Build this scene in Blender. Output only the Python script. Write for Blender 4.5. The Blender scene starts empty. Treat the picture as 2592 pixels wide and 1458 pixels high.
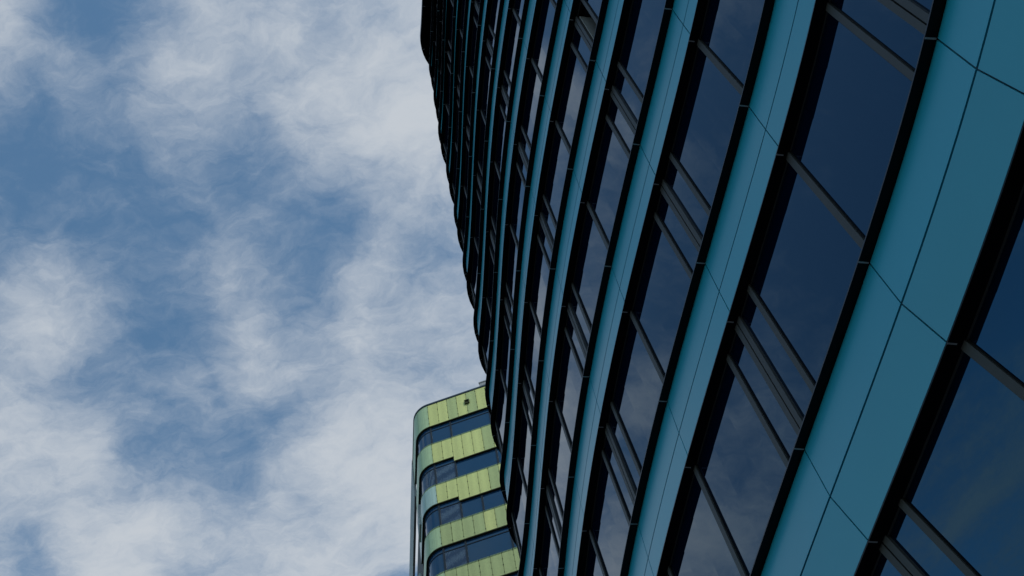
import bpy, math, random
from mathutils import Matrix, Vector
C = bpy.context.scene.collection
SC = bpy.context.scene

# ------------------------------------------------------------------ camera
EYE = 1.6
cam_d = bpy.data.cameras.new('camera')
cam_d.sensor_width = 36.0
cam_d.lens = 43.9154
cam_d.clip_start = 0.05
cam_d.clip_end = 3000
cam = bpy.data.objects.new('camera', cam_d)
C.objects.link(cam)
RT = Vector((0.97241451, 0.20076612, -0.118756))
UP = Vector((0.23325956, -0.83695556, 0.49507107))
FW = RT.cross(UP) * -1
m = Matrix.Identity(4)
for i in range(3):
    m[i][0] = RT[i]; m[i][1] = UP[i]; m[i][2] = -FW[i]
m[2][3] = EYE
cam.matrix_world = m
SC.camera = cam

# ------------------------------------------------------------------ sky
# thickness of the cloud sheet, 00 (clear) to 99, on a regular map of the horizontal cloud layer
# (rows along y, columns along x, in units of the layer's height above the ground)
SHEET = ['35384144475052545556565656685319262529384753505154525356505061',
 '25303335384144475253545568664014060820405652495253525354495461',
 '23232527303335384147505261553118101127455959576262515454475861',
 '22222323232527303338414346413937202142566358586362626660577461',
 '27252322222323232527332526263535253858676862646563656758617779',
 '31312927252322222323060912192929335264666159656868707269727979',
 '26282931312927252322020306152220294756544746626870737984818079',
 '29262526282931292707040204091112213642363445606570757984898886',
 '36332926252628293116110504070909122430222844556170808689949695',
 '43424036332926251115181511152014101725162735485162768888878890',
 '45454443424036331724363826222114081835252427343745587075777962',
 '48474645444342383950514633231814133341292016162031485764687057',
 '50504948474645475765554840271814224442312214142134464954575953',
 '53525150494847546871624940261716294546352316254356494045484948',
 '55545453525156586566554236221317325152372225405862453440424344',
 '58575655545360545043333429201519386159403241536352454647464343',
 '60595857576763564736303025282625436561454958656350535857564949',
 '61616160597167595249423733333426476260555862696254586161615252',
 '60606161787571676661474333314336465357605755635452576163545353',
 '57596060777675777865413524334537353440515759614948545961535354',
 '50545772747575787656322521242626292734516772696160606161525252',
 '43475059636774746746322926221822314157697981807878757371555553',
 '46434444435874756849414041432927416076848787878787868463636060',
 '51495041346177838071645859583633556372858991939292908966656564',
 '54635742376180909492847669594549635769838892949494949368686767',
 '54545336396585929585787367635964635971808691949494946969696969',
 '54544436487488949066595757646870646471778389929393946969696969',
 '54514037526467708057504753667374707073768186909192926868696969',
 '54483642586568715149464457707779787878808286898990906767686868',
 '54443647646670675147464653596179798081828488898989666666666767']
SHEET_X = (-0.60, 0.01); SHEET_Y = (0.215, 0.885)
# looser cloud and clear patches outside that map: x, y, half axes, turn, thickness
CLOUDS = [(-0.77, 0.2, 0.16, 0.2, 0.1, -0.7), (-0.84, 0.62, 0.14, 0.1, 0.4, 0.45), (-0.68, 0.52, 0.08, 0.08, 0.2, 0.35), (-0.69, 0.78, 0.1, 0.1, 0.2, 0.3), (-0.66, 0.12, 0.1, 0.09, 0.0, -0.35), (-1.2, 0.35, 0.35, 0.28, 0.2, -0.65), (-2.95, 0.55, 0.4, 0.13, 0.5, 0.75), (-2.4, 0.25, 0.25, 0.12, 0.3, -0.5)]
SUN_DIR = Vector((0.50, -0.55, 0.67)).normalized()
SUN_EL = math.asin(SUN_DIR.z)
SUN_AZ = math.atan2(SUN_DIR.x, SUN_DIR.y)
world = bpy.data.worlds.new('World')
SC.world = world
world.use_nodes = True
nt = world.node_tree
nt.nodes.clear()
def wn(t, **k):
    n = nt.nodes.new(t)
    for a, b in k.items():
        setattr(n, a, b)
    return n
def wmath(op, a, b=None, c=None, clamp=False):
    n = wn('ShaderNodeMath', operation=op, use_clamp=clamp)
    for i, v in enumerate((a, b, c)):
        if v is None: continue
        if isinstance(v, (int, float)): n.inputs[i].default_value = v
        else: nt.links.new(v, n.inputs[i])
    return n.outputs[0]
SKY_TINT = (1.3, 1.66, 1.62, 1)
sky = wn('ShaderNodeTexSky', sky_type='NISHITA', sun_disc=False)
sky.sun_elevation = SUN_EL
sky.sun_rotation = SUN_AZ
sky.air_density = 1.0; sky.dust_density = 0.6; sky.ozone_density = 1.5
tc = wn('ShaderNodeTexCoord')
sep = wn('ShaderNodeSeparateXYZ')
nt.links.new(tc.outputs['Generated'], sep.inputs[0])
zc = wmath('MAXIMUM', sep.outputs[2], 0.06)
px = wmath('DIVIDE', sep.outputs[0], zc)
py = wmath('DIVIDE', sep.outputs[1], zc)
comb = wn('ShaderNodeCombineXYZ')
nt.links.new(px, comb.inputs[0]); nt.links.new(py, comb.inputs[1])
def wnoise(vec, scale, detail, rough, dist=0.0, off=None, aniso=None):
    if off or aniso:
        mp = wn('ShaderNodeMapping')
        mp.inputs['Location'].default_value = off or (0, 0, 0)
        if aniso:
            mp.inputs['Rotation'].default_value = (0, 0, aniso[0])
            mp.inputs['Scale'].default_value = (aniso[1], 1, 1)
        nt.links.new(vec, mp.inputs[0]); vec = mp.outputs[0]
    n = wn('ShaderNodeTexNoise', noise_dimensions='2D')
    n.inputs['Scale'].default_value = scale
    n.inputs['Detail'].default_value = detail
    n.inputs['Roughness'].default_value = rough
    n.inputs['Distortion'].default_value = dist
    nt.links.new(vec, n.inputs['Vector'])
    return n
# the layer's outlines are frayed by turbulence
w1 = wnoise(comb.outputs[0], 9.0, 6, 0.62)
sub = wn('ShaderNodeVectorMath', operation='SUBTRACT'); sub.inputs[1].default_value = (.5, .5, .5)
nt.links.new(w1.outputs['Color'], sub.inputs[0])
scl = wn('ShaderNodeVectorMath', operation='SCALE'); scl.inputs['Scale'].default_value = 0.05
nt.links.new(sub.outputs[0], scl.inputs[0])
addv = wn('ShaderNodeVectorMath', operation='ADD')
nt.links.new(comb.outputs[0], addv.inputs[0]); nt.links.new(scl.outputs[0], addv.inputs[1])
P = addv.outputs[0]
sp = wn('ShaderNodeSeparateXYZ'); nt.links.new(P, sp.inputs[0])
ux = wmath('MULTIPLY_ADD', sp.outputs[0], 1 / (SHEET_X[1] - SHEET_X[0]), -SHEET_X[0] / (SHEET_X[1] - SHEET_X[0]))
NR = len(SHEET)
uy = wmath('MULTIPLY_ADD', sp.outputs[1], (NR - 1) / (SHEET_Y[1] - SHEET_Y[0]), -SHEET_Y[0] * (NR - 1) / (SHEET_Y[1] - SHEET_Y[0]))
field = None; wsum = None
for r, row in enumerate(SHEET):
    vals = [int(row[k:k + 2]) / 99 for k in range(0, len(row), 2)]
    ramp = wn('ShaderNodeValToRGB'); cr = ramp.color_ramp; cr.interpolation = 'LINEAR'
    while len(cr.elements) < len(vals): cr.elements.new(0.5)
    for k, v in enumerate(vals):
        cr.elements[k].position = k / (len(vals) - 1)
    for k, v in enumerate(vals):
        cr.elements[k].color = (v, v, v, 1)
    nt.links.new(ux, ramp.inputs[0])
    w = wmath('SUBTRACT', 1.0, wmath('ABSOLUTE', wmath('SUBTRACT', uy, float(r))), clamp=True)
    field = wmath('MULTIPLY_ADD', ramp.outputs[0], w, 0.0 if field is None else field)
    wsum = w if wsum is None else wmath('ADD', wsum, w)
inx = wmath('MULTIPLY', wmath('MULTIPLY_ADD', ux, 8.0, 0.8, clamp=True), wmath('MULTIPLY_ADD', ux, -8.0, 8.8, clamp=True))
wsum = wmath('MULTIPLY', wsum, inx)
field = wmath('MULTIPLY', field, inx)
acc = None
for (bx, by, ra, rb, ang, amp) in CLOUDS:
    mp = wn('ShaderNodeMapping', vector_type='TEXTURE')
    mp.inputs['Location'].default_value = (bx, by, 0)
    mp.inputs['Rotation'].default_value = (0, 0, ang)
    mp.inputs['Scale'].default_value = (ra * 1.75, rb * 1.75, 1)
    nt.links.new(P, mp.inputs[0])
    g = wn('ShaderNodeTexGradient', gradient_type='QUADRATIC_SPHERE')
    nt.links.new(mp.outputs[0], g.inputs[0])
    acc = wmath('MULTIPLY_ADD', g.outputs['Fac'], amp, 0.0 if acc is None else acc)
big = wnoise(comb.outputs[0], 2.6, 4, 0.55, off=(3.7, 1.3, 0)).outputs['Fac']
outer = wmath('ADD', wmath('MULTIPLY_ADD', big, 1.7, -0.58), acc)
outer = wmath('MULTIPLY', outer, wmath('SUBTRACT', 1.0, wsum, clamp=True))
fine = wnoise(P, 17.0, 11, 0.64, 0.2, aniso=(0.6, 0.7)).outputs['Fac']
wisp = wnoise(P, 48.0, 9, 0.66, 0.35, off=(.3, .9, 0), aniso=(-0.9, 0.6)).outputs['Fac']
dens = wmath('MULTIPLY_ADD', wmath('ADD', field, outer), 1.22, -0.15)
dens = wmath('MULTIPLY_ADD', wmath('SUBTRACT', fine, 0.5), 0.66, dens)
dens = wmath('MULTIPLY_ADD', wmath('SUBTRACT', wisp, 0.5), 0.62, dens)
mask = wn('ShaderNodeMapRange', interpolation_type='SMOOTHSTEP')
mask.inputs['From Min'].default_value = -0.17
mask.inputs['From Max'].default_value = 1.08
mask.inputs['To Min'].default_value = 0.0
mask.inputs['To Max'].default_value = 1.0
nt.links.new(dens, mask.inputs['Value'])
ccol = wn('ShaderNodeMapRange', data_type='FLOAT_VECTOR')
ccol.inputs[7].default_value = (0.2,) * 3; ccol.inputs[8].default_value = (1.15,) * 3
CLOUD_LO = (4.5, 5.15, 6.0); CLOUD_HI = (5.45, 5.88, 6.4)
ccol.inputs[9].default_value = CLOUD_LO; ccol.inputs[10].default_value = CLOUD_HI
nt.links.new(dens, ccol.inputs[6])
tint = wn('ShaderNodeMix', data_type='RGBA', blend_type='MULTIPLY')
tint.inputs['Factor'].default_value = 1.0
nt.links.new(sky.outputs[0], tint.inputs['A'])
tint.inputs['B'].default_value = SKY_TINT
mix = wn('ShaderNodeMix', data_type='RGBA')
nt.links.new(mask.outputs[0], mix.inputs['Factor'])
nt.links.new(tint.outputs['Result'], mix.inputs['A'])
nt.links.new(ccol.outputs[1], mix.inputs['B'])
bg = wn('ShaderNodeBackground'); bg.inputs['Strength'].default_value = 0.1
nt.links.new(mix.outputs['Result'], bg.inputs['Color'])
wo = wn('ShaderNodeOutputWorld')
nt.links.new(bg.outputs[0], wo.inputs[0])

# ------------------------------------------------------------------ sun behind thin cloud
sd = bpy.data.lights.new('sun', 'SUN')
sd.energy = 1.4; sd.angle = math.radians(10); sd.color = (1.0, 0.95, 0.87)
so = bpy.data.objects.new('sun', sd); C.objects.link(so)
so.rotation_euler = (-SUN_DIR).to_track_quat('-Z', 'Y').to_euler()

SC.view_settings.view_transform = 'Standard'
SC.view_settings.look = 'None'
SC.view_settings.exposure = 0.0
SC.view_settings.gamma = 1.0
SC.view_settings.use_curve_mapping = False
SC.cycles.max_bounces = 6
SC.cycles.use_denoising = True

# ------------------------------------------------------------------ materials
def mat(name, col, rough=0.5, spec=0.5, metal=0.0, ior=1.5):
    mm = bpy.data.materials.new(name); mm.use_nodes = True
    b = mm.node_tree.nodes['Principled BSDF']
    b.inputs['Base Color'].default_value = (*col, 1)
    b.inputs['Roughness'].default_value = rough
    b.inputs['Specular IOR Level'].default_value = spec
    b.inputs['Metallic'].default_value = metal
    b.inputs['IOR'].default_value = ior
    return mm
def vary(mm, scale, amount, rough_amt=0.0, bump=0.0, detail=4, stretch=None):
    """mottles the base colour (dirt, uneven coating) and optionally roughness and relief"""
    t = mm.node_tree; b = t.nodes['Principled BSDF']
    co = t.nodes.new('ShaderNodeTexCoord')
    vec = co.outputs['Object']
    if stretch:
        mp = t.nodes.new('ShaderNodeMapping'); mp.inputs['Scale'].default_value = stretch
        t.links.new(vec, mp.inputs[0]); vec = mp.outputs[0]
    n = t.nodes.new('ShaderNodeTexNoise')
    n.inputs['Scale'].default_value = scale; n.inputs['Detail'].default_value = detail
    t.links.new(vec, n.inputs['Vector'])
    c = b.inputs['Base Color'].default_value[:]
    mx = t.nodes.new('ShaderNodeMix'); mx.data_type = 'RGBA'
    mx.inputs['A'].default_value = (*[v * (1 - amount) for v in c[:3]], 1)
    mx.inputs['B'].default_value = (*[min(1, v * (1 + amount)) for v in c[:3]], 1)
    t.links.new(n.outputs['Fac'], mx.inputs['Factor'])
    t.links.new(mx.outputs['Result'], b.inputs['Base Color'])
    if rough_amt:
        r0 = b.inputs['Roughness'].default_value
        mr = t.nodes.new('ShaderNodeMapRange')
        mr.inputs['To Min'].default_value = max(0, r0 - rough_amt); mr.inputs['To Max'].default_value = r0 + rough_amt
        t.links.new(n.outputs['Fac'], mr.inputs['Value']); t.links.new(mr.outputs[0], b.inputs['Roughness'])
    if bump:
        bp = t.nodes.new('ShaderNodeBump'); bp.inputs['Strength'].default_value = bump; bp.inputs['Distance'].default_value = 0.01
        t.links.new(n.outputs['Fac'], bp.inputs['Height']); t.links.new(bp.outputs[0], b.inputs['Normal'])
    return mm
def islands(mm, amount, dots=0.0):
    """every separate panel gets its own slight shade; optionally a fine perforation pattern"""
    t = mm.node_tree; b = t.nodes['Principled BSDF']; inp = b.inputs['Base Color']
    src = inp.links[0].from_socket
    ge = t.nodes.new('ShaderNodeNewGeometry')
    mr = t.nodes.new('ShaderNodeMapRange'); mr.inputs['To Min'].default_value = 1 - amount; mr.inputs['To Max'].default_value = 1 + amount
    t.links.new(ge.outputs['Random Per Island'], mr.inputs['Value'])
    fac = mr.outputs[0]
    if dots:
        co = t.nodes.new('ShaderNodeTexCoord')
        v = t.nodes.new('ShaderNodeTexVoronoi'); v.inputs['Scale'].default_value = 17; v.inputs['Randomness'].default_value = 0.3
        t.links.new(co.outputs['Object'], v.inputs['Vector'])
        d = t.nodes.new('ShaderNodeMapRange'); d.inputs['From Min'].default_value = 0.2; d.inputs['From Max'].default_value = 0.5
        d.inputs['To Min'].default_value = 1 - dots; d.inputs['To Max'].default_value = 1 + dots * 0.4
        t.links.new(v.outputs['Distance'], d.inputs['Value'])
        ml = t.nodes.new('ShaderNodeMath'); ml.operation = 'MULTIPLY'
        t.links.new(fac, ml.inputs[0]); t.links.new(d.outputs[0], ml.inputs[1]); fac = ml.outputs[0]
    sc = t.nodes.new('ShaderNodeVectorMath'); sc.operation = 'SCALE'
    t.links.new(src, sc.inputs[0]); t.links.new(fac, sc.inputs['Scale']); t.links.new(sc.outputs[0], inp)
M = {}
M['turq'] = vary(mat('turquoise_panel', (0.016, 0.298, 0.395), 0.3, 0.5, 0.0, 1.68), 1.2, 0.05, 0.03)
M['joint'] = mat('panel_joint', (0.004, 0.03, 0.05), 0.5, 0.3)
M['black'] = vary(mat('black_metal', (0.0025, 0.0025, 0.003), 0.35, 0.12), 3.0, 0.2)
M['edge'] = mat('lip_edge_highlight', (0.03, 0.028, 0.035), 0.35, 0.4)  # lighter than the lip: sky highlight along its front edge, put into the colour
M['strip'] = mat('aluminium_joint_strip', (0.38, 0.38, 0.38), 0.45, 0.5)
M['mull'] = vary(mat('grey_window_frame', (0.052, 0.05, 0.048), 0.5, 0.25), 6.0, 0.08)
M['gasket'] = mat('black_gasket', (0.004, 0.004, 0.004), 0.6, 0.2)
def glass(name, col, tint, ior=1.52, wav=0.06):
    g = mat(name, col, 0.0, 0.5, 0.0, ior)
    t = g.node_tree; b = t.nodes['Principled BSDF']
    b.inputs['Specular Tint'].default_value = (*tint, 1)
    co = t.nodes.new('ShaderNodeTexCoord')
    n = t.nodes.new('ShaderNodeTexNoise'); n.inputs['Scale'].default_value = 0.7; n.inputs['Detail'].default_value = 2
    t.links.new(co.outputs['Object'], n.inputs['Vector'])
    bp = t.nodes.new('ShaderNodeBump'); bp.inputs['Strength'].default_value = wav; bp.inputs['Distance'].default_value = 0.02
    t.links.new(n.outputs['Fac'], bp.inputs['Height']); t.links.new(bp.outputs[0], b.inputs['Normal'])
    return g
M['glass'] = glass('dark_window_glass', (0.0004, 0.0026, 0.0105), (0.16, 0.54, 0.88), 2.0)
M['reveal'] = mat('pale_window_reveal', (0.28, 0.27, 0.25), 0.6, 0.3)
M['core'] = mat('core_wall', (0.01, 0.01, 0.011), 0.8, 0.1)
M['roof'] = vary(mat('roof_gravel', (0.2, 0.2, 0.2), 0.9, 0.1), 8, 0.3)
# green building
M['green'] = vary(mat('yellow_green_panel', (0.60, 0.62, 0.235), 0.55, 0.3), 7.0, 0.07)
M['green_pale'] = vary(mat('dull_yellow_green_panel', (0.42, 0.475, 0.20), 0.5, 0.4), 7.0, 0.08)  # darker, duller yellow-green; scattered panels, most of them in the lower rows
M['green_teal'] = vary(mat('teal_green_corner_panel', (0.42, 0.54, 0.29), 0.35, 0.6), 2.5, 0.12)
M['green_ice'] = vary(mat('pale_blue_green_corner_panel', (0.42, 0.55, 0.47), 0.28, 0.6), 2.5, 0.1)
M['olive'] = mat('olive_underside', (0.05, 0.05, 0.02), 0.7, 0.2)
M['olive_fringe'] = mat('perforated_panel_edge', (0.24, 0.32, 0.13), 0.6, 0.3)
M['gjoint'] = mat('green_panel_gap', (0.055, 0.07, 0.03), 0.7, 0.2)
M['coping'] = mat('slate_coping', (0.03, 0.045, 0.06), 0.4, 0.4)
M['gglass'] = glass('blue_window_glass', (0.010, 0.042, 0.10), (0.6, 0.95, 1.0), 1.6, 0.08)
M['gframe'] = mat('dark_blue_frame', (0.012, 0.02, 0.03), 0.5, 0.3)
M['grey'] = vary(mat('pale_grey_cladding', (0.36, 0.37, 0.35), 0.6, 0.3), 1.5, 0.15)
M['brown'] = vary(mat('dark_brown_cladding', (0.05, 0.045, 0.035), 0.6, 0.3), 1.5, 0.3)
M['concrete'] = vary(mat('rooftop_concrete', (0.34, 0.34, 0.35), 0.85, 0.2), 6, 0.15)
islands(M['turq'], 0.035)
for k_ in ('green', 'green_pale', 'green_teal', 'green_ice'): islands(M[k_], 0.05, 0.22)
def frit():
    f = mat('dotted_window_glass', (0.01, 0.03, 0.06), 0.12, 0.5, 0, 1.55)
    t = f.node_tree; b = t.nodes['Principled BSDF']
    co = t.nodes.new('ShaderNodeTexCoord')
    mp = t.nodes.new('ShaderNodeMapping'); mp.inputs['Rotation'].default_value = (0.0, 0.7, 0.11)
    v = t.nodes.new('ShaderNodeTexVoronoi'); v.inputs['Scale'].default_value = 15; v.inputs['Randomness'].default_value = 0.25
    t.links.new(co.outputs['Object'], mp.inputs[0]); t.links.new(mp.outputs[0], v.inputs['Vector'])
    r = t.nodes.new('ShaderNodeMapRange'); r.inputs['From Min'].default_value = 0.42; r.inputs['From Max'].default_value = 0.30
    t.links.new(v.outputs['Distance'], r.inputs['Value'])
    mx = t.nodes.new('ShaderNodeMix'); mx.data_type = 'RGBA'
    mx.inputs['A'].default_value = (0.012, 0.035, 0.075, 1); mx.inputs['B'].default_value = (0.13, 0.19, 0.25, 1)
    t.links.new(r.outputs[0], mx.inputs['Factor']); t.links.new(mx.outputs['Result'], b.inputs['Base Color'])
    return f
M['frit'] = frit()
def ground_mat():
    g = mat('paving', (0.2, 0.195, 0.185), 0.8, 0.2)
    t = g.node_tree; b = t.nodes['Principled BSDF']
    co = t.nodes.new('ShaderNodeTexCoord')
    br = t.nodes.new('ShaderNodeTexBrick')
    br.inputs['Scale'].default_value = 1.6
    br.inputs['Color1'].default_value = (0.21, 0.205, 0.195, 1); br.inputs['Color2'].default_value = (0.17, 0.165, 0.16, 1)
    br.inputs['Mortar'].default_value = (0.08, 0.08, 0.08, 1); br.inputs['Mortar Size'].default_value = 0.012
    t.links.new(co.outputs['Object'], br.inputs['Vector']); t.links.new(br.outputs['Color'], b.inputs['Base Color'])
    return g
M['paving'] = ground_mat()
M['asphalt'] = vary(mat('asphalt', (0.05, 0.05, 0.052), 0.85, 0.3), 30, 0.3)
M['kerb'] = vary(mat('kerb_stone', (0.3, 0.3, 0.29), 0.8, 0.2), 5, 0.15)

# ------------------------------------------------------------------ mesh helpers
class MB:
    def __init__(s): s.v = []; s.f = []; s.mi = []
    def add(s, vs, fs, mi=0):
        o = len(s.v); s.v += [tuple(v) for v in vs]
        for f in fs: s.f.append(tuple(o + i for i in f)); s.mi.append(mi)
    def quad(s, a, b, c, d, mi=0): s.add([a, b, c, d], [(0, 1, 2, 3)], mi)
    def hexa(s, p, mi=0):
        """eight corners: bottom ring 0-3, top ring 4-7"""
        s.add(p, [(3, 2, 1, 0), (4, 5, 6, 7), (0, 1, 5, 4), (1, 2, 6, 5), (2, 3, 7, 6), (3, 0, 4, 7)], mi)
    def build(s, name, mats, parent=None, smooth=False):
        me = bpy.data.meshes.new(name); me.from_pydata(s.v, [], s.f)
        for mm in (mats if isinstance(mats, (list, tuple)) else [mats]): me.materials.append(mm)
        for p, i in zip(me.polygons, s.mi):
            p.material_index = i; p.use_smooth = smooth
        me.update()
        o = bpy.data.objects.new(name, me); C.objects.link(o)
        if parent: o.parent = parent
        return o
def empty(name, label, cat, loc=(0, 0, 0)):
    o = bpy.data.objects.new(name, None); C.objects.link(o)
    o.location = loc; o['label'] = label; o['category'] = cat
    return o
def struct(o):
    o['kind'] = 'structure'; return o

# ------------------------------------------------------------------ ground
g = MB(); g.quad((-900, -900, 0), (900, -900, 0), (900, 900, 0), (-900, 900, 0))
struct(g.build('ground', M['asphalt']))
g = MB()
def slab(mb, pts, z0, z1):
    n = len(pts)
    mb.add([(x, y, z0) for x, y in pts] + [(x, y, z1) for x, y in pts],
           [tuple(range(n - 1, -1, -1)), tuple(range(n, 2 * n))] + [(i, (i + 1) % n, n + (i + 1) % n, n + i) for i in range(n)])
slab(g, [(-12, -45), (30, -45), (30, 36), (-12, 36)], 0.004, 0.12)
struct(g.build('pavement', M['paving']))
g = MB(); slab(g, [(-12.3, -45), (-12.003, -45), (-12.003, 36), (-12.3, 36)], 0.002, 0.125)
struct(g.build('kerb', M['kerb']))

# ================================================================== dark blue glass building
# plan of the facade: a gently bending line s -> (x, y), heading th measured from +y towards -x
X0, TH0, K0, K1, K2 = 4.37544, -0.11074, 0.14704, -0.02737, 0.00223
S_CORNER, K_CORNER = 19.72, 0.5
HS = 3.6
Z1 = 9.2414 + EYE          # underside of the lip of band 1
W_MOD, S_MOD = 2.02953, 6.15239
def heading(s):
    mm = min(max(s, 2.0), S_CORNER)
    th = TH0 + K0 * mm + K1 * mm * mm / 2 + K2 * mm ** 3 / 6
    if s > S_CORNER:
        th -= K_CORNER * min(s - S_CORNER, 3.4)
    return th
STEP = 0.05
S_MIN, S_MAX = -8.0, 32.0
_N = int(round((S_MAX - S_MIN) / STEP))
_tab = [None] * (_N + 1)
_i0 = int(round(-S_MIN / STEP))
_tab[_i0] = (X0, 0.0)
for i in range(_i0, _N):
    a = (heading(S_MIN + i * STEP) + heading(S_MIN + (i + 1) * STEP)) / 2
    _tab[i + 1] = (_tab[i][0] - math.sin(a) * STEP, _tab[i][1] + math.cos(a) * STEP)
for i in range(_i0, 0, -1):
    a = (heading(S_MIN + i * STEP) + heading(S_MIN + (i - 1) * STEP)) / 2
    _tab[i - 1] = (_tab[i][0] + math.sin(a) * STEP, _tab[i][1] - math.cos(a) * STEP)
def fp(s, o, z):
    """point on the facade: arc length s, offset o outwards, height z"""
    t = (s - S_MIN) / STEP; i = min(max(int(t), 0), _N - 1); k = t - i
    x = _tab[i][0] * (1 - k) + _tab[i + 1][0] * k; y = _tab[i][1] * (1 - k) + _tab[i + 1][1] * k
    th = heading(s)
    return (x - math.cos(th) * o, y - math.sin(th) * o, z)
def srange(a, b, st=0.25):
    n = max(1, int(math.ceil((b - a) / st))); return [a + (b - a) * i / n for i in range(n + 1)]
def strip(mb, prof, a, b, mi=0, st=0.25, close=False):
    """sweeps a profile of (offset, height) along the facade from a to b"""
    ss = srange(a, b, st); n = len(prof)
    vs = [fp(s, o, z) for s in ss for o, z in prof]
    fs = []
    for i in range(len(ss) - 1):
        for j in range(n if close else n - 1):
            k = (j + 1) % n
            fs.append((i * n + j, i * n + k, (i + 1) * n + k, (i + 1) * n + j))
    if close:
        fs.append(tuple(range(n - 1, -1, -1))); fs.append(tuple(range((len(ss) - 1) * n, len(ss) * n)))
    mb.add(vs, fs, mi)
G = {-1: -1.75, 0: -0.88, 1: 0.0, 2: 0.0222, 3: 0.0635, 4: 0.0731, 5: 0.0686, 6: 0.0578, 7: 0.036, 8: 0.0445, 9: 0.042, 10: 0.0406, 11: 0.085, 12: 0.03, 13: 0.0, 14: 0.0207}
def band(b):
    """offsets and heights of one spandrel band"""
    z = Z1 + HS * (b - 1); g_ = G[b]
    if b <= 1:
        return dict(lip=(g_, z - .0969), T=(g_ - .1029, z - .1034), F=(g_ - .1117, z - .796), S=(g_ - .2538, z - 1.3918), J=(g_ - .412, z - 1.3918), PB=(g_ - .2538, z - 1.3918))
    return dict(lip=(g_, z), T=(g_ - .1120, z), F=(g_ - .1028, z - .6793), S=(g_ - .0046, z - 1.3676), J=(g_ - .15, z - 1.3676), PB=(g_ - .1010, z - 1.3676))
def window_line(b):
    """top and bottom of the glass under band b"""
    t = band(b); u = band(b - 1) if (b - 1) in G else dict(lip=(t['J'][0] - .4, t['J'][1] - 2.2))
    top = (t['J'][0], t['J'][1] + .004)
    bot_o = u['lip'][0] - (.22 if b >= 2 else .15)
    return top, (bot_o, u['lip'][1] + .03)
A_, B_ = S_MIN + .1, S_MAX - .2
bld = empty('glass_office_building', 'dark curved office block with turquoise bands and black soffits, towering over the viewer', 'building', fp(6, 0, 0))
INV = Matrix.Translation(-Vector(bld.location))
def bpart(mb, name, mats, parent=None, smooth=False):
    par = parent or bld
    o = mb.build(name, mats, par, smooth)
    off = Vector(bld.location)
    o.data.transform(Matrix.Translation(-off)); return o
def joints(a, b):
    m0 = math.ceil((a - S_MOD) / W_MOD); return [(mm, S_MOD + mm * W_MOD) for mm in range(m0, int((b - S_MOD) // W_MOD) + 1)]
rnd = random.Random(4)
TOP = 13
def panel(mb, s0, s1, p, q, proud, mi=0):
    """one cladding panel between profile points p (upper) and q (lower), its face proud of the line"""
    dx, dz = q[0] - p[0], q[1] - p[1]; L = math.hypot(dx, dz); nx_, nz_ = -dz / L, dx / L
    if nx_ < 0: nx_, nz_ = -nx_, -nz_
    pr = [(p[0], p[1]), (p[0] + nx_ * proud, p[1] + nz_ * proud), (q[0] + nx_ * proud, q[1] + nz_ * proud), (q[0], q[1])]
    strip(mb, pr, s0, s1, mi, 0.26, close=True)
def lerp(p, q, t): return (p[0] + (q[0] - p[0]) * t, p[1] + (q[1] - p[1]) * t)
for b in range(-1, TOP + 1):
    B = band(b); T, F, S, J, L, PB = B['T'], B['F'], B['S'], B['J'], B['lip'], B['PB']
    back = -0.016
    mb = MB()
    # backing that shows dark in the joints
    strip(mb, [(T[0] + back, T[1] - .002), (F[0] + back, F[1]), (PB[0] + back, S[1] + .03), (J[0] - .2, S[1] + .03), (J[0] - .2, T[1] - .002)], A_, B_, 1, 0.4, close=True)
    js = [s for _, s in joints(A_, B_)]
    edges = [A_] + js + [B_]
    gv, gh = .008, .011
    Ta, Fa = lerp(T, F, .004), lerp(F, T, gh / abs(T[1] - F[1]))
    Fb, Sb = lerp(F, PB, gh / abs(F[1] - S[1])), (PB[0], PB[1] + .021)
    for i in range(len(edges) - 1):
        s0, s1 = edges[i] + gv, edges[i + 1] - gv
        if s1 - s0 < .05: continue
        panel(mb, s0, s1, (Ta[0] + back, Ta[1]), (Fa[0] + back, Fa[1]), .016)
        panel(mb, s0, s1, (Fb[0] + back, Fb[1]), (Sb[0] + back, Sb[1]), .016)
    sp = bpart(mb, 'spandrel_band', [M['turq'], M['joint']])
    # projecting sill lip above the panels
    mb = MB()
    e = .022
    ov = .32 if b >= 2 else .22
    strip(mb, [(L[0] - .004, L[1]), (L[0] - .004, L[1] + e), (L[0] - ov, L[1] + e + .015), (L[0] - ov, L[1])], A_, B_, 0, 0.25, close=True)
    strip(mb, [(L[0] - .0035, L[1] + .003), (L[0], L[1] + .003), (L[0], L[1] + e - .002), (L[0] - .0035, L[1] + e - .002)], A_, B_, 1, 0.25, close=True)
    def dash(mb, mi, o0, o1, zz, hw=.008):
        for mm, s in joints(A_, B_):
            mb.hexa([fp(s - hw, o0, zz), fp(s + hw, o0, zz), fp(s + hw, o1, zz), fp(s - hw, o1, zz),
                     fp(s - hw, o0, zz + .0015), fp(s + hw, o0, zz + .0015), fp(s + hw, o1, zz + .0015), fp(s - hw, o1, zz + .0015)], mi)
    dash(mb, 2, L[0] - .002, T[0] + .004, L[1] - .002)
    bpart(mb, 'sill_lip', [M['black'], M['edge'], M['strip']], sp)
    # soffit under the panels
    mb = MB()
    strip(mb, [(S[0], S[1]), (S[0], S[1] - .004), (J[0] - .12, S[1] - .004), (J[0] - .12, S[1] + .02), (S[0] - .003, S[1] + .02)], A_, B_, 0, 0.25, close=True)
    dash(mb, 1, S[0] - .002, (S[0] + J[0]) / 2 - .005, S[1] - .006)
    bpart(mb, 'soffit', [M['black'], M['strip']], sp)

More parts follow.
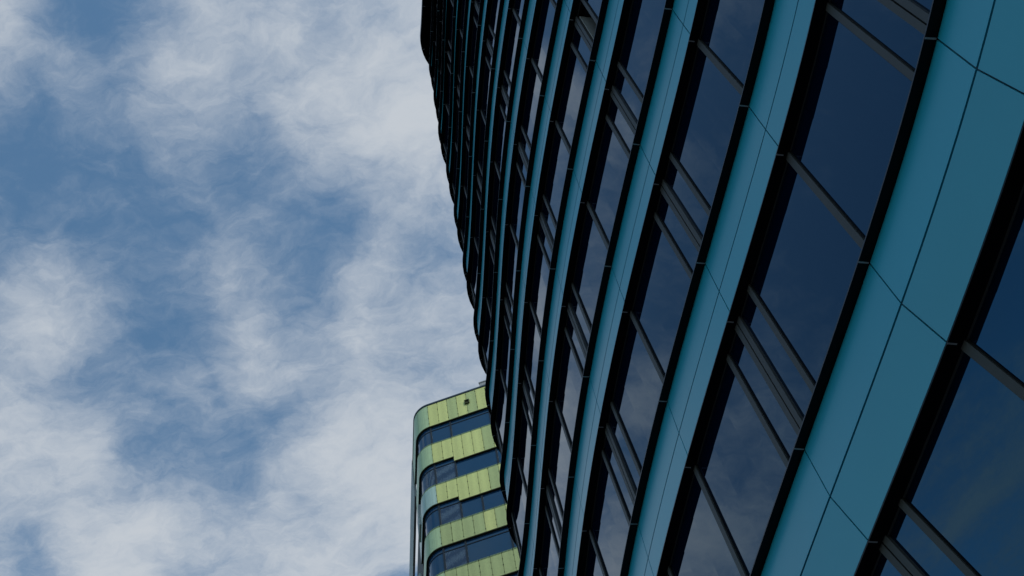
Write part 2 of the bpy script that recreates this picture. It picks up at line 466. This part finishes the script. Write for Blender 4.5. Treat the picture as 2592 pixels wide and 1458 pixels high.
# windows: bays between joints; every other joint is flanked by two narrow lights
def bar(mb, s, w, top, bot, proud, mi=0, groove=False, mg=1):
    """an upright frame member standing proud of the glass line"""
    def seg(a, b, pr, mi_):
        t, u = top, bot
        P = [fp(a, u[0] - .02, u[1]), fp(b, u[0] - .02, u[1]), fp(b, u[0] + pr, u[1]), fp(a, u[0] + pr, u[1]),
             fp(a, t[0] - .02, t[1] - .004), fp(b, t[0] - .02, t[1] - .004), fp(b, t[0] + pr, t[1] - .004), fp(a, t[0] + pr, t[1] - .004)]
        mb.hexa(P, mi_)
    if groove:
        seg(s - w / 2, s - .009, proud, mi); seg(s + .009, s + w / 2, proud, mi); seg(s - .0085, s + .0085, proud - .022, mg)
    else:
        seg(s - w / 2, s + w / 2, proud, mi)
        seg(s - w / 2 - .012, s - w / 2 - .0005, .012, mg); seg(s + w / 2 + .0005, s + w / 2 + .012, .012, mg)
FL = .222 * W_MOD
def window_bay(b, mm, parent=None, merged=None):
    s0 = S_MOD + mm * W_MOD; s1 = s0 + W_MOD
    top, bot = window_line(b)
    if mm % 2: wide = (s0 + FL, s1); narrow = (s0, s0 + FL); fl = s0 + FL
    else: wide = (s0, s1 - FL); narrow = (s1 - FL, s1); fl = s1 - FL
    tilt = rnd.uniform(-.005, .005)
    def pane(mb, a, c, mi=0): strip(mb, [(bot[0] + tilt, bot[1]), (top[0] - tilt * .4, top[1])], a, c, mi, 0.55)
    if merged:
        pane(merged, s0, s1, 0); bar(merged, s0, .12 if mm % 2 else .07, top, bot, .05, 1, mg=2); bar(merged, fl, .06, top, bot, .045, 1, mg=2)
        return
    mb = MB(); pane(mb, *wide)
    w = bpart(mb, 'window', [M['glass']])
    is_open = (b == 5 and mm == 0)
    if is_open:
        # top-hung vent standing open: dark room behind, pale reveal beside it
        mb = MB()
        def at(t, d): q = lerp(top, bot, t); return (q[0] + d, q[1])
        for a, c, d0, d1, t0, t1, mi in ((narrow[0] + .05, narrow[1] - .05, -.35, -.345, .0, 1, 0), (narrow[1] - .12, narrow[1] - .10, -.34, -.01, .05, 1, 1), (narrow[0] + .02, narrow[0] + .05, -.34, -.01, .0, 1, 0)):
            mb.hexa([fp(a, *at(t1, d0)), fp(c, *at(t1, d0)), fp(c, *at(t1, d1)), fp(a, *at(t1, d1)), fp(a, *at(t0, d0)), fp(c, *at(t0, d0)), fp(c, *at(t0, d1)), fp(a, *at(t0, d1))], mi)
        vent = bpart(mb, 'open_vent', [M['core'], M['reveal']], w)
    else:
        mb = MB(); pane(mb, *narrow); bpart(mb, 'vent_pane', [M['glass']], w)
    mb = MB()
    if mm % 2: bar(mb, s0, .17, top, bot, .034, groove=True)
    else: bar(mb, s0, .085, top, bot, .030)
    bpart(mb, 'mullion', [M['mull'], M['gasket']], w)
    mb = MB(); bar(mb, fl, .076, top, bot, .028); bpart(mb, 'sash_bar', [M['mull'], M['gasket']], w)
    mb = MB()
    strip(mb, [(top[0] - .01, top[1] - .003), (top[0] + .012, top[1] - .003), (top[0] + .012, top[1] - .016), (top[0] - .01, top[1] - .016)], s0, s1, 0, 0.3, close=True)
    bpart(mb, 'head_frame', [M['mull']], w)
rest = MB()
ms = [mm for mm, _ in joints(A_, B_)][:-1]
for b in range(0, TOP + 1):
    for mm in ms:
        if (-2 <= mm <= 7 and 1 <= b <= 9) or (-2 <= mm <= 7 and b == 10): window_bay(b, mm)
        else: window_bay(b, mm, merged=rest)
o = bpart(rest, 'window', [M['glass'], M['mull'], M['gasket']]); o['kind'] = 'stuff'
# ground floor glazing
mb = MB(); gl = band(-1)['J']
strip(mb, [(gl[0], .13), (gl[0], gl[1])], A_, B_, 0, .5)
for mm, s in joints(A_, B_): bar(mb, s, .08, (gl[0], gl[1]), (gl[0], .13), .05, 1, mg=1)
bpart(mb, 'ground_floor_glazing', [M['glass'], M['mull']])
# roof lip and parapet
mb = MB()
zt = Z1 + HS * 13; go = .165
strip(mb, [(go, zt), (go, zt + .28), (go - .5, zt + .5), (go - .5, zt)], A_, B_, 0, .25, close=True)
strip(mb, [(go - .006, zt + .285), (go + .004, zt + .285), (go + .004, zt + .31), (go - .006, zt + .31)], A_, B_, 1, .25, close=True)
for mm, s in joints(A_, B_):
    mb.hexa([fp(s - .012, go + .002, zt - .003), fp(s + .012, go + .002, zt - .003), fp(s + .012, go - .14, zt - .003), fp(s - .012, go - .14, zt - .003),
             fp(s - .012, go + .002, zt + .27), fp(s + .012, go + .002, zt + .27), fp(s + .012, go - .001, zt + .27), fp(s - .012, go - .001, zt + .27)], 2)
bpart(mb, 'roof_lip', [M['black'], M['edge'], M['strip']])
# body behind the skin and flat roof
front = [fp(s, -.75, 0)[:2] for s in srange(A_ + .2, B_ - .2, .8)]
x1, y1 = front[-1]; x2, y2 = front[0]
low = [fp(s, -2.3, 0)[:2] for s in srange(A_ + .2, B_ - .2, .8)]
mb = MB(); slab(mb, low + [(30, low[-1][1]), (30, low[0][1])], .13, Z1 - 2)
slab(mb, front + [(30, y1), (30, y2)], Z1 - 1.99, zt + .1)
bpart(mb, 'core_wall', [M['core']])
mb = MB(); slab(mb, [fp(s, -.6, 0)[:2] for s in srange(A_ + .2, B_ - .2, .8)] + [(30.1, y1), (30.1, y2)], zt + .11, zt + .35)
bpart(mb, 'roof', [M['roof']])

# ================================================================== yellow-green building beyond
GA = Vector((-6.832, 44.610, 0)); GH = math.radians(-6.5); GR = 1.27
SIDE = math.radians(105.0)                       # direction of the side facade, from +x
arc = math.radians(180) + GH - SIDE              # how far the corner turns
def gp(u, o, z):
    """u along the front (0 where the corner starts, negative round the corner and down the side), o outwards"""
    ux, uy = math.cos(GH), math.sin(GH); nx_, ny_ = uy, -ux
    if u >= 0: return (GA.x + ux * u + nx_ * o, GA.y + uy * u + ny_ * o, z)
    cx, cy = GA.x - nx_ * GR, GA.y - ny_ * GR
    a = min(-u / GR, arc)
    a0 = math.atan2(ny_, nx_); aa = a0 - a
    px_, py_ = math.cos(aa), math.sin(aa)
    x, y = cx + px_ * (GR + o), cy + py_ * (GR + o)
    ex = -u - arc * GR
    if ex > 0: x += math.cos(SIDE) * ex; y += math.sin(SIDE) * ex
    return (x, y, z)
U_ARC = -arc * GR
gb = empty('green_office_building', 'distant yellow-green panelled office block with rounded corner and blue strip windows', 'building', gp(0, 0, 0))
goff = Vector(gb.location)
def gpart(mb, name, mats, parent=None, smooth=False):
    o = mb.build(name, mats, parent or gb, smooth); o.data.transform(Matrix.Translation(-goff)); return o
def grange(a, b, st=.16): return srange(a, b, st)
def gstrip(mb, prof, a, b, mi=0, st=.16, close=False):
    ss = grange(a, b, st); n = len(prof)
    vs = [gp(s, o, z) for s in ss for o, z in prof]; fs = []
    for i in range(len(ss) - 1):
        for j in range(n if close else n - 1):
            k = (j + 1) % n; fs.append((i * n + j, (i + 1) * n + j, (i + 1) * n + k, i * n + k))
    if close: fs.append(tuple(range(n))); fs.append(tuple(range(len(ss) * n - 1, (len(ss) - 1) * n - 1, -1)))
    mb.add(vs, fs, mi)
PW = .625
ZG = 1.6
ROOF = 63.86 + ZG
#        top, bottom left of step, bottom right of step (or same)
rows = [(63.80, 61.67, 61.67), (59.92, 58.06, 57.64), (56.08, 54.43, 54.05), (52.54, 50.87, 50.87), (48.96, 47.30, 47.30), (45.36, 43.7, 43.7), (41.76, 40.1, 40.1)]
rows += [(41.76 - 3.6 * i, 40.1 - 3.6 * i, 40.1 - 3.6 * i) for i in range(1, 11)]
corner_m = [2, 2, 3, 2, 2, 2, 2]
E_U = 14.0
USTEP = 2 * PW + .03
rg = random.Random(9)
glassline = -.13
front_us = [i * PW for i in range(int(E_U / PW) + 1)]
for ri, (zt_, zl, zr) in enumerate(rows):
    zt_ += ZG; zl += ZG; zr += ZG
    mb = MB()
    mats = [M['green'], M['green_pale'], M['green_teal'], M['green_ice'], M['gjoint'], M['olive'], M['olive_fringe']]
    # backing and underside
    for a, c, zb in ((U_ARC - 3.2, USTEP, zl), (USTEP, E_U, zr)):
        gstrip(mb, [(-.03, zb + .01), (-.03, zt_ - .01), (-.12, zt_ - .01), (-.12, zb + .01)], a, c, 4, .2, close=True)
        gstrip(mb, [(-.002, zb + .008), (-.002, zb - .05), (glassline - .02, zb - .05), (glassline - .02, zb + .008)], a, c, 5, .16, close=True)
    gap = .011
    edges = [U_ARC - 3.2, U_ARC - 1.9, U_ARC - .7, U_ARC + .02, U_ARC / 2 - .05, 0] + front_us[1:]
    for i in range(len(edges) - 1):
        a, c = edges[i] + gap, edges[i + 1] - gap
        zb = zr if edges[i] > USTEP - .2 else zl
        if edges[i] < -.01: mi = corner_m[ri] if ri < len(corner_m) else 2
        else: mi = 1 if (ri >= 3 and rg.random() < .75) or rg.random() < .2 else 0
        fr = .11 if ri else .0
        gstrip(mb, [(-.029, zb), (0, zb), (0, zt_ - fr), (-.029, zt_ - fr)], a, c, mi, .16, close=True)
        if fr and i >= 3:
            n = max(2, int((c - a) / .075))
            for k in range(n):
                u0 = a + (c - a) * k / n; u1 = u0 + (c - a) / n * .55
                gstrip(mb, [(-.012, zt_ - fr - .02), (-.004, zt_ - fr - .02), (-.004, zt_ + .02), (-.012, zt_ + .02)], u0, u1, 6, .2, close=True)
    # fixing brackets along the panel joints
    for u in front_us[:13]:
        zb = zr if u > USTEP - .2 else zl
        for t in (.12, .4, .68, .93):
            zz = zb + (zt_ - zb) * (t + rg.uniform(-.03, .03)); hh = rg.uniform(.025, .06)
            mb.hexa([gp(u - .022, .001, zz), gp(u + .022, .001, zz), gp(u + .022, .02, zz), gp(u - .022, .02, zz), gp(u - .022, .001, zz + hh), gp(u + .022, .001, zz + hh), gp(u + .022, .02, zz + hh), gp(u - .022, .02, zz + hh)], 4)
    gpart(mb, 'panel_band', mats)
# windows of the strip between two bands
bays = {0: [(-9, 0, 'g'), (0, 2, 'g'), (2, 6, 'g'), (6, 10, 'g')], 1: [(-9, 0, 'f'), (0, 2, 'f'), (2, 6, 'g'), (6, 10, 'g')], 2: [(-9, 0, 'g'), (0, 2, 'f'), (2, 4, 'g'), (4, 6, 'g'), (6, 10, 'g')], 3: [(-9, 0, 'g'), (0, 2, 'f'), (2, 6, 'g'), (6, 10, 'g')]}
for ri in range(len(rows) - 1):
    zl, zr, zb = rows[ri][1] + ZG, rows[ri][2] + ZG, rows[ri + 1][0] + ZG - .15
    for (a, c, k) in bays.get(ri, bays[3]) + [(10, 22, 'g')]:
        u0 = U_ARC - 3.0 if a < 0 else a * PW + .03; u1 = c * PW + .03
        ztop = (zl if u0 < USTEP - .1 else zr) - .0505
        mb = MB(); gstrip(mb, [(glassline, zb), (glassline, ztop)], u0, u1, 0, .2)
        w = gpart(mb, 'window', [M['gglass' if k == 'g' else 'frit']])
        mb = MB()
        wd = .05
        for u in ([u1] if a < 0 else [u1]):
            mb.hexa([gp(u - wd, glassline - .02, zb), gp(u + wd, glassline - .02, zb), gp(u + wd, glassline + .05, zb), gp(u - wd, glassline + .05, zb),
                     gp(u - wd, glassline - .02, ztop), gp(u + wd, glassline - .02, ztop), gp(u + wd, glassline + .05, ztop), gp(u - wd, glassline + .05, ztop)])
        gpart(mb, 'mullion', [M['gframe']], w)
        if not (ri in (1, 2) and u0 > USTEP - .1):
            mb = MB(); zz = ztop - .36
            gstrip(mb, [(glassline + .002, zz), (glassline + .025, zz), (glassline + .025, zz + .055), (glassline + .002, zz + .055)], u0, u1, 0, .2, close=True)
            gpart(mb, 'transom', [M['gframe']], w)
        if k == 'f':
            mb = MB(); gstrip(mb, [(glassline + .001, ztop - .3), (glassline + .004, ztop - .3), (glassline + .004, ztop), (glassline + .001, ztop)], u0 + .06, u1 - .06, 0, .2, close=True)
            gpart(mb, 'top_pane', [M['gglass']], w)
# coping, roof, body
S_END = U_ARC - 14
mb = MB()
gstrip(mb, [(-.25, ROOF - .02), (.035, ROOF - .02), (.035, ROOF + .11), (-.25, ROOF + .11)], S_END, E_U, 0, .16, close=True)
gpart(mb, 'coping', [M['coping']])
mb = MB()
pts = [gp(u, -.45, 0)[:2] for u in grange(S_END, E_U, .3)]
bx_, by_ = gp(E_U, -16, 0)[:2]
slab(mb, pts + [(bx_, by_)], 0.1, ROOF - .6)
gpart(mb, 'core_wall', [M['brown']])
mb = MB(); slab(mb, pts + [(bx_, by_)], ROOF - .59, ROOF - .3); gpart(mb, 'roof', [M['roof']])
# side facade: brown cladding with pale panels
mb = MB()
gstrip(mb, [(-.4, 2), (-.10, 2), (-.10, 58.6 + ZG), (-.4, 59.0 + ZG)], S_END, U_ARC - 3.25, 0, .6, close=True)
gpart(mb, 'side_cladding', [M['brown']])
for (ua, ub, oo, za, zb, mk) in ((-3.3, -9.0, .06, 60.6, 64.2, 'grey'), (-9.05, -14, .05, 60.6, 64.2, 'grey'), (-.95, -2.3, .11, 55.2, 56.95, 'grey'), (-1.4, -2.9, .1, 48.6, 51.0, 'grey'),
                                 (-5.2, -6.6, .02, 52.5, 55.8, 'green_ice'), (-8.0, -10.0, .0, 50.5, 58.2, 'grey'), (-4.4, -5.0, -.02, 44, 55.0, 'grey')):
    mb = MB(); gstrip(mb, [(-.09, za + ZG), (oo, za + ZG), (oo, zb + ZG), (-.09, zb + ZG)], U_ARC + ub, U_ARC + ua, 0, .6, close=True)
    gpart(mb, 'side_panel', [M[mk]])
# small louvred box high on the parapet
mb = MB()
u0, u1, z0_, z1_ = 2.38, 2.69, 62.63 + ZG, 63.0 + ZG
for (a, c, za, zb, oo) in ((u0, u0 + .05, z0_, z1_, .09), (u1 - .05, u1, z0_, z1_, .09), (u0 + .051, u1 - .051, z0_, z0_ + .05, .09), (u0 + .051, u1 - .051, z1_ - .05, z1_, .09)):
    gstrip(mb, [(.001, za), (oo, za), (oo, zb), (.001, zb)], a, c, 0, .5, close=True)
gstrip(mb, [(.001, z0_ + .051), (.02, z0_ + .051), (.02, z1_ - .051), (.001, z1_ - .051)], u0 + .051, u1 - .051, 1, .5, close=True)
gpart(mb, 'wall_vent', [M['gjoint'], M['olive']])
# plant room on the roof
mb = MB()
p = [gp(3.25, -1.2, 0), gp(9, -1.2, 0), gp(9, -5, 0), gp(3.25, -5, 0)]
h = 66.1 + ZG
mb.hexa([(q[0], q[1], ROOF - .3) for q in p] + [(q[0], q[1], h) for q in p])
mb.hexa([(gp(3.21, -1.16, 0)[0], gp(3.21, -1.16, 0)[1], h + .003), (gp(9.04, -1.16, 0)[0], gp(9.04, -1.16, 0)[1], h + .003), (gp(9.04, -5.04, 0)[0], gp(9.04, -5.04, 0)[1], h + .003), (gp(3.21, -5.04, 0)[0], gp(3.21, -5.04, 0)[1], h + .003)] +
        [(gp(3.21, -1.16, 0)[0], gp(3.21, -1.16, 0)[1], h + .08), (gp(9.04, -1.16, 0)[0], gp(9.04, -1.16, 0)[1], h + .08), (gp(9.04, -5.04, 0)[0], gp(9.04, -5.04, 0)[1], h + .08), (gp(3.21, -5.04, 0)[0], gp(3.21, -5.04, 0)[1], h + .08)])
gpart(mb, 'plant_room', [M['concrete']])
